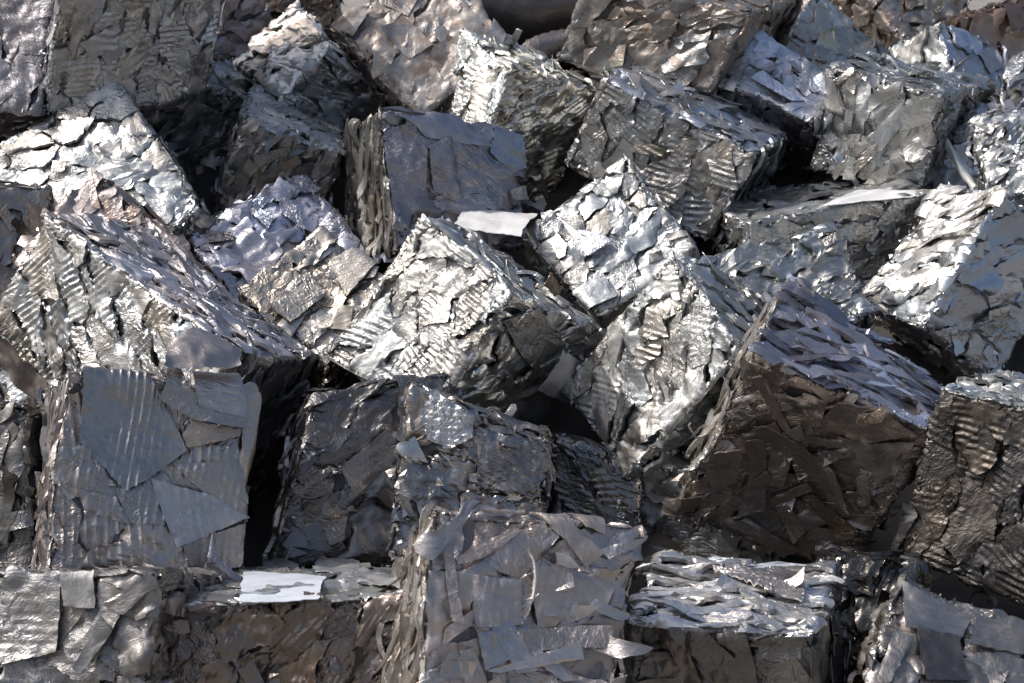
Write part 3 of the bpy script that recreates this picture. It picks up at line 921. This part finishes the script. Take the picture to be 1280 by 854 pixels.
SEEDS = {}
SPEC = {
 'b01': dict(label='big dull grey bale with level ripples in the top left corner', tint=(.47, .485, .50), F=('ripple', 0), **{'*': ('crumple', 0)}),
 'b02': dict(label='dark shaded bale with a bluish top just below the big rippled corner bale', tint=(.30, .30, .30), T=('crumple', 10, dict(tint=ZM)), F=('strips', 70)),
 'b03': dict(label='bright pale bale with cracked square face near the left edge, tilted corner up', mat='zinc', tint=ZB, rough=.42, F=('quilt', -30, dict(cell=1.3))),
 'b04': dict(label='small bale with bright striped top and dark front left of the violet bale', tint=GD, T=('ripple', 60, dict(tint=ZB)), F=('shards', 70, dict(tint=DK))),  # bright top and dark front tints put sun and shade into the colour
 'b05': dict(label='grey smooth-sheeted bale cut off by the left edge at the top corner', tint=(.25, .245, .265), rough=.44, F=('panels', 80)),
 'b06': dict(label='long rippled bale on the left with layered shard-covered sloping top', tint=WG, F=('ripple', 60, dict(tint=(.38, .385, .385))), T=('shards', 5, dict(tint=(.46, .46, .49))), R=('shards', 80, dict(tint=DK))),  # right face tinted dark for its shade, top paler for the sky
 'b07': dict(label='brownish bale peeking up behind the long rippled bale on the left', mat='brown', tint=(.33, .29, .28), F=('strips', 40)),
 'b08': dict(label='blue-grey bale of smooth bent sheets left of centre', tint=(.36, .37, .43), rough=.3, F=('panels', 10)),
 'b09': dict(label='small tan-grey bale of flat folded sheets between blue-grey and central bales', tint=(.43, .40, .36), F=('panels', 20)),
 'b10': dict(label='upright grey bale with vertical ribs and a hanging flap, front left', tint=(.38, .355, .345), rough=.42, F=('rib', 90), L=('shards', 88), T=('crumple', 0)),
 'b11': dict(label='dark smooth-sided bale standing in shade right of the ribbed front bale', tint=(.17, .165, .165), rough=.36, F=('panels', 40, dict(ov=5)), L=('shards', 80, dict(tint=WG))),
 'b12': dict(label='dark wrinkled bale with blue glints below the central bale', tint=(.29, .275, .27), rough=.28, F=('crumple', 15)),
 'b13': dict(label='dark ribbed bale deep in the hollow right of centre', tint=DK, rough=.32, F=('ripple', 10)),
 'b14': dict(label='large rippled silver bale at the centre with corner towards the viewer', mat='zinc', tint=(.37, .37, .36), rough=.46, F=('ripple', 0, dict(cell=.95)), T=('shards', 20, dict(tint=ZB)), R=('panels', 40, dict(tint=(.60, .60, .58), rough=.3))),  # right side tinted lighter in place of light bounced off neighbouring bales
 'b15': dict(label='bright bale with quilted crackled face right of the centre bale top', mat='zinc', tint=ZB, rough=.44, F=('quilt', 20)),
 'b16': dict(label='silver crumpled bale standing on its corner left of the brown bale', mat='zinc', tint=(.37, .375, .37), rough=.44, F=('ripple', 35, dict(amp=.35)), T=('shards', 20, dict(tint=ZB))),
 'b17': dict(label='rippled grey bale with bluish bright top, upper right of centre', tint=GD, F=('ripple', 5, dict(tint=(.40, .40, .39))), T=('strips', 5, dict(tint=(.58, .60, .64))), R=('shards', 70, dict(tint=DK))),  # tints paint the top's sky reflection and the right side's shade
 'b18': dict(label='bale with blue sky-lit streaked top beside the rippled upper right bale', tint=GD, T=('strips', 10, dict(tint=(.55, .58, .64))), F=('ripple', 0, dict(tint=DK))),  # sky reflection put into the blue top tint, shade into the front
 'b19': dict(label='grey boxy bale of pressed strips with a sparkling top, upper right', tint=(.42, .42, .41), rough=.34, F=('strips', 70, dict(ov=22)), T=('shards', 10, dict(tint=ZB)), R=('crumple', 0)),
 'b20': dict(label='front centre grey bale plated with overlapping straight strips', tint=(.41, .37, .355), rough=.44, F=('strips', 30, dict(ov=14)), L=('shards', 75, dict(tint=WG)), T=('crumple', 0)),
 'b21': dict(label='brown-grey low bale on the bottom row left of the front centre bale', mat='brown', tint=(.19, .165, .15), F=('crumple', 60), T=('panels', 0, dict(tint=ZM))),
 'b22': dict(label='grey-brown bale in the bottom left corner', tint=(.25, .24, .235), rough=.52, F=('panels', 0), T=('crumple', 0)),
 'b23': dict(label='bottom row bale with bright flaky top and dark front below the brown bale', tint=DK, T=('shards', 4, dict(tint=(.60, .59, .58))), F=('panels', 80, dict(tint=(.17, .16, .155))), R=('panels', 0)),  # top colour carries the sun's brightness, front colour the shade
 'b24': dict(label='brown bale packed with dark strips under a layered violet-blue top', mat='brown', tint=BR, rough=.29, F=('strips', 40, dict(ov=40, relief=2.2)), T=('shards', 8, dict(tint=(.36, .36, .41), rough=.3, spread=.4)), L=('shards', 88, dict(tint=(.58, .55, .51)))),  # left side's sunlight painted in as a paler tint
 'b25': dict(label='dark brown rippled bale at the right edge beside the strip-packed brown bale', mat='brown', tint=(.085, .079, .075), rough=.44, F=('ripple', -8, dict(amp=.8)), T=('crumple', 0, dict(tint=ZM))),
 'b26': dict(label='dazzling white-lit bale at the right edge with blue-grey right side', mat='zinc', tint=(.64, .64, .64), F=('shards', 30, dict(tint=(.72, .72, .71), cell=1.2)), R=('quilt', 30, dict(tint=(.50, .52, .56), cell=1.4))),  # whiter front tint carries the sun, duller right tint the shaded side
 'b27': dict(label='long low rippled bale lying beneath the boxy upper right bale', tint=(.42, .42, .41), F=('ripple', 90), T=('panels', 0, dict(tint=ZB))),
 'b28': dict(label='pale crumpled bale behind the brown bale top', mat='zinc', tint=ZM, F=('crumple', 10)),
 'b29': dict(label='small blue-grey flat-sided bale right of the boxy upper right bale', mat='zinc', tint=(.48, .50, .54), F=('panels', 80)),
 'b30': dict(label='small bright crumpled bale against the right edge above the dazzling bale', mat='zinc', tint=ZB, F=('crumple', 30)),
 'b31': dict(label='grey bale sliver at the right edge, second from the top right corner', tint=GD, F=('shards', 70)),
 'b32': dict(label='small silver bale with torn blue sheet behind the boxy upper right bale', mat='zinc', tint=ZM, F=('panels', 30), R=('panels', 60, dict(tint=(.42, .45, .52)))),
 'b33': dict(label='pointed rust-stained bale at the top between streaked and boxy bales', mat='rusty', tint=ZM, F=('panels', 20), L=('crumple', 0)),
 'b34': dict(label='tan crumpled bale at the top edge on the right', mat='rusty', tint=TA, F=('crumple', 20)),
 'b35': dict(label='brown rusty bale in the top right corner', mat='rusty', tint=(.32, .25, .21), F=('panels', 20)),
 'b36': dict(label='wide rusty brown bale at the top, right of the middle', mat='rusty', tint=(.27, .265, .255), F=('panels', 30), R=('panels', 10, dict(tint=(.34, .31, .28))), T=('panels', 10, dict(tint=(.34, .31, .28)))),
 'b37': dict(label='silver bale with bright bumpy left side above the violet bale', mat='zinc', tint=(.58, .58, .55), F=('ripple', 10, dict(tint=(.68, .68, .65))), R=('crumple', 40, dict(tint=(.5, .5, .47))), T=('shards', 0)),  # left side painted lighter for the sun, right side darker
 'b38': dict(label='violet-grey bale faced with big smooth creased panels, upper middle', tint=(.31, .30, .33), rough=.40, F=('panels', 10, dict(cell=1.1, ov=5)), L=('shards', 75, dict(tint=(.30, .28, .25)))),
 'b39': dict(label='dark brown crumpled bale in the gap right of the violet bale', mat='rusty', tint=(.26, .22, .21), F=('crumple', 0)),
 'b40': dict(label='tan cracked bale at the top edge left of the middle', mat='rusty', tint=(.40, .37, .345), rough=.5, F=('panels', 30)),
 'b41': dict(label='white-lit bale with a dark right side near the top, left of the tan bale', mat='zinc', tint=ZB, F=('crumple', 40, dict(tint=(.70, .70, .69), cell=1.3)), R=('crumple', 20, dict(tint=(.34, .35, .36)))),  # white and dark tints paint its sunlit and shaded sides
 'b42': dict(label='grey bale fragment at the top edge right of the big rippled corner bale', tint=PU, F=('panels', 20)),
 'b43': dict(label='warm grey bale with smooth bent sheets in the bottom right corner', tint=(.32, .30, .285), F=('panels', 30), T=('crumple', 0)),
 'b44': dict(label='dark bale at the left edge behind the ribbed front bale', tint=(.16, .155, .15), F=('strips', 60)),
 'b45': dict(label='pale grey bale low behind the brown bale', tint=ZM, F=('quilt', 10)),
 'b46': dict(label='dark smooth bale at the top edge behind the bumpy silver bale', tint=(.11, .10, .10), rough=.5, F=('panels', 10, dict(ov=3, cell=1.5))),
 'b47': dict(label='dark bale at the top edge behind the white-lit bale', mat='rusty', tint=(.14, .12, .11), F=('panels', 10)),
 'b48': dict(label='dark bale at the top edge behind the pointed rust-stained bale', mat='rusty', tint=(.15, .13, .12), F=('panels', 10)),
 'b50': dict(label='dark bale squeezed in at the left edge behind the long rippled bale', tint=(.26, .25, .25), F=('strips', 60)),
 'b49': dict(label='black shaded bale in the gap left of the bottom right corner bale', tint=(.10, .095, .09), rough=.3, F=('crumple', 60)),  # added to fill the gap, its near-black tint standing in for shade
}
PLATES = {}
W2 = (.56, .58, .62)
PLATES = {
 ('b10', 'F'): [
  ('ribbed_plate', [(102, 468), (185, 471), (234, 559), (190, 597), (160, 615), (98, 556)], dict(base=.020, ripple=.005, smoothk=.4)),
  ('ribbed_plate', [(148, 614), (194, 597), (211, 654), (163, 654)], dict(base=.012, ripple=.005, smoothk=.4)),
  ('ribbed_plate', [(192, 597), (268, 614), (312, 644), (221, 680)], dict(base=.022, ripple=.0018, smoothk=.35, tint=(.40, .38, .38))),
  ('ribbed_plate', [(217, 576), (306, 570), (312, 644), (268, 620)], dict(base=.014, ripple=.005, smoothk=.4)),
  ('ribbed_plate', [(228, 675), (309, 651), (302, 705), (238, 705)], dict(base=.010, ripple=.002, smoothk=.3)),
  ('crushed_panel', [(78, 563), (112, 563), (149, 610), (105, 617), (71, 610)], dict(base=.012, smoothk=1.4)),
  ('crushed_panel', [(102, 617), (149, 624), (166, 658), (109, 644)], dict(base=.014, smoothk=.8)),
  ('torn_strip', [(302, 488), (321, 488), (316, 617), (300, 573)], dict(base=.016)),
  ('hanging_flap', [(238, 461), (292, 457), (304, 488), (304, 524), (245, 508)], dict(base=.040, smoothk=.3, tiltk=.6, ripple=0, tint=(.42, .395, .39))),
  ('hanging_flap', [(211, 457), (234, 485), (245, 508), (303, 522), (303, 534), (238, 522), (196, 500)], dict(base=.052, smoothk=.3, ripple=0, tint=(.41, .385, .385))),
  ('torn_plate', [(238, 522), (300, 534), (297, 542), (234, 556), (226, 540)], dict(base=.028, ripple=0, tint=(.38, .35, .33)))],
 ('b20', 'F'): [
  ('torn_strip', [(517, 682), (593, 606), (601, 625), (545, 699)], dict(base=.034, smoothk=.4)),
  ('torn_strip', [(600, 612), (655, 629), (655, 643), (596, 636)], dict(base=.022)),
  ('torn_strip', [(572, 694), (641, 658), (655, 663), (610, 694), (576, 703)], dict(base=.026, smoothk=.4)),
  ('torn_plate', [(610, 694), (651, 663), (689, 680), (658, 725), (613, 705)], dict(base=.022, smoothk=.4)),
  ('ribbed_plate', [(594, 715), (656, 725), (655, 781), (594, 780)], dict(base=.022, ripple=.005, ang=math.radians(0), smoothk=.4)),
  ('torn_plate', [(668, 708), (710, 711), (772, 739), (755, 773), (675, 790)], dict(base=.020, ripple=.0016, ang=0, smoothk=.25)),
  ('torn_strip', [(662, 636), (696, 643), (755, 698), (734, 715), (703, 677)], dict(base=.026)),
  ('torn_strip', [(748, 694), (803, 674), (792, 691), (761, 705)], dict(base=.030)),
  ('torn_plate', [(703, 639), (751, 643), (755, 674), (730, 663)], dict(base=.020)),
  ('torn_strip', [(557, 677), (569, 674), (579, 777), (565, 773)], dict(base=.026)),
  ('torn_plate', [(596, 787), (644, 784), (644, 818), (603, 835)], dict(base=.020)),
  ('torn_plate', [(648, 787), (765, 787), (765, 815), (651, 815)], dict(base=.016)),
  ('torn_strip', [(603, 835), (724, 808), (727, 829), (620, 839)], dict(base=.026)),
  ('torn_strip', [(572, 808), (589, 806), (607, 854), (579, 854)], dict(base=.024)),
  ('torn_plate', [(696, 694), (710, 698), (730, 718), (699, 711)], dict(base=.034, tint=(.48, .46, .44)))],
 ('b24', 'F'): [
  ('torn_strip', [(943, 526), (955, 521), (1002, 552), (1040, 582), (1064, 634), (1031, 606), (993, 573), (946, 540)], dict(base=.030, tint=(.30, .26, .23), curl=.03)),
  ('torn_strip', [(943, 464), (957, 459), (988, 535), (979, 540)], dict(base=.028)),
  ('torn_plate', [(1007, 485), (1038, 497), (1026, 526), (1007, 521)], dict(base=.026)),
  ('torn_plate', [(1026, 519), (1052, 497), (1111, 516), (1149, 545), (1083, 549), (1045, 535)], dict(base=.022, smoothk=.4)),
  ('torn_plate', [(1045, 540), (1090, 552), (1145, 552), (1110, 600), (1075, 590)], dict(base=.018, smoothk=.25)),
  ('torn_plate', [(910, 511), (931, 493), (946, 511), (922, 528)], dict(base=.026)),
  ('torn_strip', [(931, 542), (953, 542), (962, 630), (927, 637), (936, 592)], dict(base=.026)),
  ('torn_plate', [(962, 559), (988, 563), (979, 606), (955, 597)], dict(base=.022)),
  ('torn_strip', [(964, 620), (1007, 597), (1017, 606), (969, 630)], dict(base=.032)),
  ('torn_strip', [(1002, 616), (1017, 613), (1078, 658), (1064, 668), (1026, 639)], dict(base=.032, tint=(.24, .19, .15))),
  ('torn_strip', [(917, 649), (936, 644), (1007, 682), (983, 687)], dict(base=.030)),
  ('torn_strip', [(974, 630), (988, 625), (1012, 658), (998, 668)], dict(base=.034)),
  ('torn_plate', [(894, 554), (927, 554), (922, 606), (875, 616)], dict(base=.020)),
  ('torn_strip', [(1069, 587), (1083, 585), (1087, 620), (1071, 625)], dict(base=.034))],
 ('b38', 'F'): [
  ('creased_panel', [(532, 183), (563, 166), (637, 211), (637, 221), (563, 251), (539, 238)], dict(base=.022, smoothk=1.0)),
  ('creased_panel', [(481, 163), (515, 153), (532, 190), (529, 238), (491, 285)], dict(base=.018, smoothk=1.0)),
  ('creased_panel', [(481, 139), (566, 149), (610, 183), (529, 173), (512, 153)], dict(base=.024, smoothk=1.0)),
  ('creased_panel', [(617, 160), (651, 170), (654, 211), (637, 217), (610, 190)], dict(base=.026)),
  ('creased_panel', [(535, 251), (610, 245), (600, 268), (532, 265)], dict(base=.016)),
  ('torn_plate', [(634, 238), (651, 233), (653, 251), (637, 250)], dict(base=.034, tint=ZB, rough=.3))],
 ('b14', 'R'): [
  ('smooth_panel', [(624, 397), (672, 383), (696, 410), (702, 431), (662, 454), (641, 431)], dict(base=.024, smoothk=.5, tint=(.36, .36, .35), rough=.22))],
 ('b15', 'F'): [
  ('bent_flap', [(696, 274), (713, 291), (753, 295), (764, 305), (735, 324)], dict(base=.032, tint=W2, smoothk=.3)),
  ('torn_plate', [(716, 369), (750, 342), (769, 373), (733, 393)], dict(base=.020, smoothk=.3))],
 ('b12', 'F'): [
  ('rippled_plate', [(522, 516), (540, 493), (593, 518), (589, 546), (560, 560), (532, 550)], dict(base=.028, ripple=.004, ang=math.radians(100), tint=(.44, .45, .47), rough=.34)),  # paler bluish tint paints in the sky's glints, next plate too
  ('torn_plate', [(499, 562), (515, 546), (532, 579), (503, 574)], dict(base=.026, tint=(.38, .39, .41))),
  ('rippled_plate', [(595, 530), (678, 554), (666, 615), (593, 611)], dict(base=.018, ripple=.004, ang=math.radians(75), smoothk=.6)),
  ('torn_plate', [(508, 580), (552, 590), (545, 640), (500, 620)], dict(base=.018, smoothk=.8))],
 ('b22', 'F'): [
  ('torn_plate', [(0, 744), (76, 734), (76, 815), (0, 832)], dict(base=.018, ripple=.0011, ang=math.radians(90), smoothk=.6)),
  ('torn_plate', [(77, 721), (118, 718), (121, 761), (81, 758)], dict(base=.022, smoothk=.3)),
  ('torn_strip', [(101, 835), (131, 768), (148, 788), (111, 842)], dict(base=.028)),
  ('torn_plate', [(128, 755), (188, 721), (191, 734), (158, 768)], dict(base=.024))],
 ('b09', 'F'): [
  ('torn_plate', [(415, 325), (453, 305), (475, 325), (434, 373)], dict(base=.026, smoothk=.2, tint=(.47, .43, .39), rough=.5)),
  ('torn_plate', [(340, 383), (384, 336), (411, 366), (367, 404)], dict(base=.022, smoothk=.2, tint=(.45, .42, .38), rough=.5))],
 ('b08', 'F'): [
  ('torn_plate', [(353, 254), (377, 254), (384, 290), (353, 265)], dict(base=.024, tint=(.22, .23, .28), smoothk=.4)),
  ('torn_plate', [(318, 268), (350, 262), (340, 288)], dict(base=.028, tint=(.52, .56, .64), smoothk=.4)),
  ('torn_plate', [(258, 288), (292, 292), (295, 302), (261, 304)], dict(base=.024, tint=(.20, .19, .20))),
  ('torn_plate', [(331, 292), (379, 287), (340, 318)], dict(base=.022, smoothk=.4)),
  ('torn_plate', [(261, 305), (302, 332), (285, 343)], dict(base=.022, tint=(.42, .44, .52), smoothk=.4))],
 ('b43', 'F'): [
  ('bent_panel', [(1130, 729), (1215, 776), (1206, 800), (1135, 788)], dict(base=.020, smoothk=.5)),
  ('bent_panel', [(1149, 788), (1201, 800), (1215, 854), (1158, 854)], dict(base=.026, tint=(.18, .16, .15), smoothk=.5)),
  ('torn_strip', [(1120, 795), (1147, 800), (1111, 854), (1092, 854)], dict(base=.022)),
  ('torn_plate', [(1220, 772), (1280, 800), (1280, 828), (1215, 810)], dict(base=.022, smoothk=.3))],
 ('b23', 'T'): [
  ('ribbed_plate', [(893, 715), (1007, 705), (1002, 757), (945, 743)], dict(base=.020, ripple=.005, ang=math.radians(90), smoothk=.2, tint=(.46, .45, .46)))],
 ('b19', 'F'): [
  ('torn_plate', [(1139, 124), (1184, 122), (1170, 151), (1125, 165)], dict(base=.020, smoothk=.4)),
  ('torn_strip', [(1081, 227), (1125, 193), (1142, 210), (1094, 231)], dict(base=.024, smoothk=.3)),
  ('torn_strip', [(1090, 170), (1130, 130), (1145, 140), (1105, 185)], dict(base=.020, smoothk=.4))],
}


# ---------------------------------------------------------------- loose and bent sheets
def at(key, f, px, py, lift=0.0, back=0.0):
    """A point on the plane of a bale's face, lifted towards the viewer's side of it."""
    B = BALES[key]
    u, v = B.face_point(f, px, py)
    P = B.on_flat(f, u, v)
    d = P - CAM_POS
    d /= np.linalg.norm(d)
    return P - d * (lift - back)


def catmull(P, n):
    P = np.asarray(P, float)
    Q = np.concatenate([[2 * P[0] - P[1]], P, [2 * P[-1] - P[-2]]])
    t = np.linspace(0, len(P) - 1, n)
    k = np.minimum(t.astype(int), len(P) - 2)
    f = (t - k)[:, None]
    a, b, c, d = Q[k], Q[k + 1], Q[k + 2], Q[k + 3]
    return .5 * (2 * b + (c - a) * f + (2 * a - 5 * b + 4 * c - d) * f ** 2 + (3 * b - a - 3 * c + d) * f ** 3)


def bent_sheet(name, A, B, arch, color, mat, seed, wr=.003, thick=.002, origin=None, n=26, m=13, jag=.0025):
    """A sheet lofted between two edge lines, arched across, dented, with real thickness."""
    rng = np.random.RandomState(seed)
    a, b = catmull(A, n), catmull(B, n)
    s = np.linspace(0, 1, m)
    G = a[:, None] * (1 - s)[None, :, None] + b[:, None] * s[None, :, None]
    du = np.gradient(G, axis=0)
    dv = np.gradient(G, axis=1)
    N = np.cross(du, dv)
    N /= np.linalg.norm(N, axis=2)[..., None] + 1e-12
    toc = CAM_POS - G.mean((0, 1))
    if (N.mean((0, 1)) @ toc) < 0:
        N = -N
    L = np.linalg.norm(np.diff(G.mean(1), axis=0), axis=1).sum()
    W = np.linalg.norm(G[:, -1] - G[:, 0], axis=1).mean()
    uu, vv = np.meshgrid(np.linspace(0, L, n), np.linspace(0, W, m), indexing='ij')
    sd = rng.rand() * 50
    h = arch * np.sin(np.pi * s)[None, :] + wr * 2 * pn(uu.ravel() * 11, vv.ravel() * 11, sd).reshape(n, m) + wr * (1 - 2 * np.abs(pn(uu.ravel() * 24, vv.ravel() * 24, sd + 4))).reshape(n, m) * .5
    G = G + N * h[..., None]
    # torn rim
    e1 = du / (np.linalg.norm(du, axis=2)[..., None] + 1e-12)
    e2 = dv / (np.linalg.norm(dv, axis=2)[..., None] + 1e-12)
    G[0] += e1[0] * rng.normal(size=(m, 1)) * jag
    G[-1] += e1[-1] * rng.normal(size=(m, 1)) * jag
    G[:, 0] += e2[:, 0] * rng.normal(size=(n, 1)) * jag
    G[:, -1] += e2[:, -1] * rng.normal(size=(n, 1)) * jag
    top = G.reshape(-1, 3)
    bot = (G - N * thick).reshape(-1, 3)
    i = np.arange(n - 1)
    j = np.arange(m - 1)
    I, J = np.meshgrid(i, j, indexing='ij')
    q0 = (I * m + J).ravel()
    Q = np.stack([q0, q0 + m, q0 + m + 1, q0 + 1], 1)
    ring = np.concatenate([np.arange(0, m - 1), np.arange(0, n - 1) * m + m - 1, n * m - 1 - np.arange(0, m - 1), (n - 1 - np.arange(0, n - 1)) * m])
    k = len(ring)
    nv = n * m
    V = np.concatenate([top, bot, top[ring], bot[ring]])
    r = np.arange(k)
    r2 = (r + 1) % k
    S = np.stack([2 * nv + r, 2 * nv + r2, 2 * nv + k + r2, 2 * nv + k + r], 1)
    Q = np.concatenate([Q, Q[:, ::-1] + nv, S])
    org = V.mean(0) if origin is None else origin
    me = quad_mesh(name, V - org, Q, mat)
    o = link(name, me, None, color)
    o.location = org
    return o


def loose(name, label, cat, key, f, A, B, arch, tint, rough=.4, mat='flat', lift=.03, backA=0.0, seed=1, wr=.003, group=None):
    pa = [at(key, f, x, y, lift, backA) for x, y in A]
    pb = [at(key, f, x, y, lift) for x, y in B]
    o = bent_sheet(name, pa, pb, arch, (*tint, rough), MAT[mat], seed, wr)
    o['label'] = label
    o['category'] = cat
    if group:
        o['group'] = group
    return o


def build_loose():
    loose('curled_sheet', 'curled brown-grey sheet above the hanging flap of the ribbed bale', 'metal sheet', 'b10', 'F',
          [(212, 434), (246, 407), (298, 440)], [(206, 457), (252, 462), (301, 455)], .018, (.38, .35, .335), .36, mat='steel', lift=.08, backA=.10, seed=3, wr=.008)
    loose('loose_sheet', 'pale blue-white flat sheet lying on the low bottom row bale', 'metal sheet', 'b21', 'T',
          [(304, 714), (355, 716), (407, 720)], [(300, 752), (350, 752), (397, 749)], .004, (.60, .65, .72), .5, mat='painted', lift=.075, seed=5, wr=.0015)
    loose('loose_sheet', 'dazzling white sheet bridging the violet bale and the quilted bale', 'metal sheet', 'b15', 'F',
          [(584, 259), (625, 263), (672, 268)], [(566, 282), (607, 290), (650, 294)], .008, (.72, .72, .71), .5, mat='painted', lift=.24, backA=.30, seed=6, wr=.004)
    loose('bent_gutter', 'dark bent channel-shaped strip at the left edge above the ribbed bale', 'metal strip', 'b06', 'F',
          [(-50, 380), (5, 424), (42, 462), (80, 498)], [(-60, 420), (-6, 452), (30, 494), (62, 524)], .004, (.07, .06, .057), .45, lift=.08, seed=7, wr=.010)
    loose('curved_blade', 'dark curved pointed blade at the lower right of the ribbed bale', 'metal strip', 'b10', 'F',
          [(266, 662), (274, 697), (303, 722)], [(264, 666), (262, 706), (297, 737)], .006, (.30, .30, .34), .3, lift=.08, seed=9)
    loose('bent_flap', 'pale folded tab hanging at the lower right corner of the central bale', 'metal sheet', 'b14', 'R',
          [(703, 438), (718, 447), (733, 458)], [(673, 488), (697, 499), (722, 509)], .012, (.74, .73, .71), .45, lift=.13, seed=11, wr=.004)
    loose('bent_spike', 'thin bent spike sticking out of the front centre bale', 'metal spike', 'b20', 'F',
          [(658, 686), (665, 700), (667, 722), (664, 748)], [(663, 685), (670, 700), (673, 722), (669, 748)], .004, (.50, .46, .42), .34, lift=.05, seed=10)
    scraps = [([(380, 684), (395, 692), (408, 706)], [(388, 684), (403, 693), (414, 705)], 'thin upright splinter among the scraps behind the pale blue-white sheet'),
              ([(396, 700), (422, 698), (448, 704)], [(390, 714), (420, 716), (452, 716)], 'pale curled scrap right of the pale blue-white sheet'),
              ([(330, 704), (350, 700), (372, 706)], [(328, 713), (350, 712), (374, 714)], 'grey scrap just behind the pale blue-white sheet'),
              ([(205, 744), (240, 738), (290, 742)], [(215, 752), (245, 752), (296, 752)], 'dark flat strip left of the pale blue-white sheet'),
              ([(450, 712), (475, 716), (498, 722)], [(440, 724), (470, 730), (500, 734)], 'pale scrap on the low bale touching the front centre bale')]
    for i, (A, B, lb) in enumerate(scraps):
        loose('torn_scrap', lb, 'metal scrap', 'b21', 'T', A, B, .006, [(.46, .46, .48), (.60, .61, .64), (.40, .40, .41), (.30, .29, .29), (.58, .58, .59)][i],
              .36, lift=.03 + .012 * i, seed=20 + i, wr=.005, group='torn scraps on the low bottom row bale')
    loose('torn_flap', 'white pointed flap beside the boxy upper right bale', 'metal sheet', 'b29', 'F',
          [(1157, 161), (1178, 166), (1200, 196), (1224, 232)], [(1172, 176), (1184, 190), (1196, 212), (1214, 240)], .010, (.70, .70, .68), .36, lift=.12, seed=30)
    loose('rolled_panel', 'dark curved body panel at the top edge behind the bumpy silver bale', 'metal panel', 'b46', 'F',
          [(596, -30), (660, -40), (738, -30)], [(604, 44), (660, 58), (722, 38)], .09, (.10, .09, .09), .4, lift=.22, seed=31)
    loose('rolled_panel', 'dark twisted strip curving below the dark body panel at the top', 'metal strip', 'b46', 'F',
          [(640, 66), (672, 44), (724, 34)], [(652, 88), (690, 78), (730, 48)], .03, (.16, .15, .15), .3, lift=.32, seed=32)
    loose('loose_sheet', 'long white sliver of sheet on the low bale under the boxy bale', 'metal sheet', 'b27', 'F',
          [(1072, 239), (1110, 237), (1160, 239)], [(1024, 258), (1072, 252), (1140, 246)], .003, (.72, .72, .71), .5, mat='painted', lift=.03, backA=.10, seed=33)
    loose('torn_scrap', 'small brown triangular scrap standing on the central rippled bale', 'metal scrap', 'b14', 'R',
          [(688, 340), (694, 348), (702, 362)], [(680, 356), (688, 364), (694, 372)], .003, (.30, .25, .21), .35, lift=.02, seed=34)


build_loose()


def build_fragments():
    """Small torn bits that have fallen into the hollows between the bales: one uncountable scatter."""
    rng = np.random.RandomState(99)
    Vs, Qs, n = [], [], 0
    for _ in range(900):
        x, y = rng.uniform(-2.4, 2.4), rng.uniform(5.3, 9.8)
        z = -.33 + float(smooth(5.2, 9.6, np.array([y]))[0]) * 2.05 + rng.uniform(.02, .22)
        c = np.array([x, y, z])
        l, w = rng.uniform(.03, .16), rng.uniform(.012, .05)
        a, b = rng.normal(size=3) * (1, 1, .5), rng.normal(size=3)
        a /= np.linalg.norm(a)
        b -= a * (a @ b)
        b /= np.linalg.norm(b)
        nn = np.cross(a, b)
        k = rng.normal() * .02
        for i, t in enumerate(np.linspace(-1, 1, 5)):
            ww = w * rng.uniform(.6, 1)
            for s in (-1, 1):
                Vs.append(c + a * t * l / 2 + b * s * ww / 2 + nn * (k * t * t + rng.normal() * .003))
        Qs += [[n + 2 * i, n + 2 * i + 2, n + 2 * i + 3, n + 2 * i + 1] for i in range(4)]
        n += 10
    o = link('scrap_fragments', quad_mesh('scrap_fragments', np.array(Vs), np.array(Qs), MAT['steel']), None, (.3, .29, .28, .4))
    o['kind'] = 'stuff'
    o['label'] = 'small torn metal bits lying in the dark hollows between the bales'
    o['category'] = 'metal scraps'


build_fragments()

for key in SPEC:
    build_bale(key, SPEC[key])
print('script time %.1f s, objects %d, tris %d' % (time.time() - T0, len(bpy.data.objects), sum(len(m.polygons) for m in bpy.data.meshes) * 2))
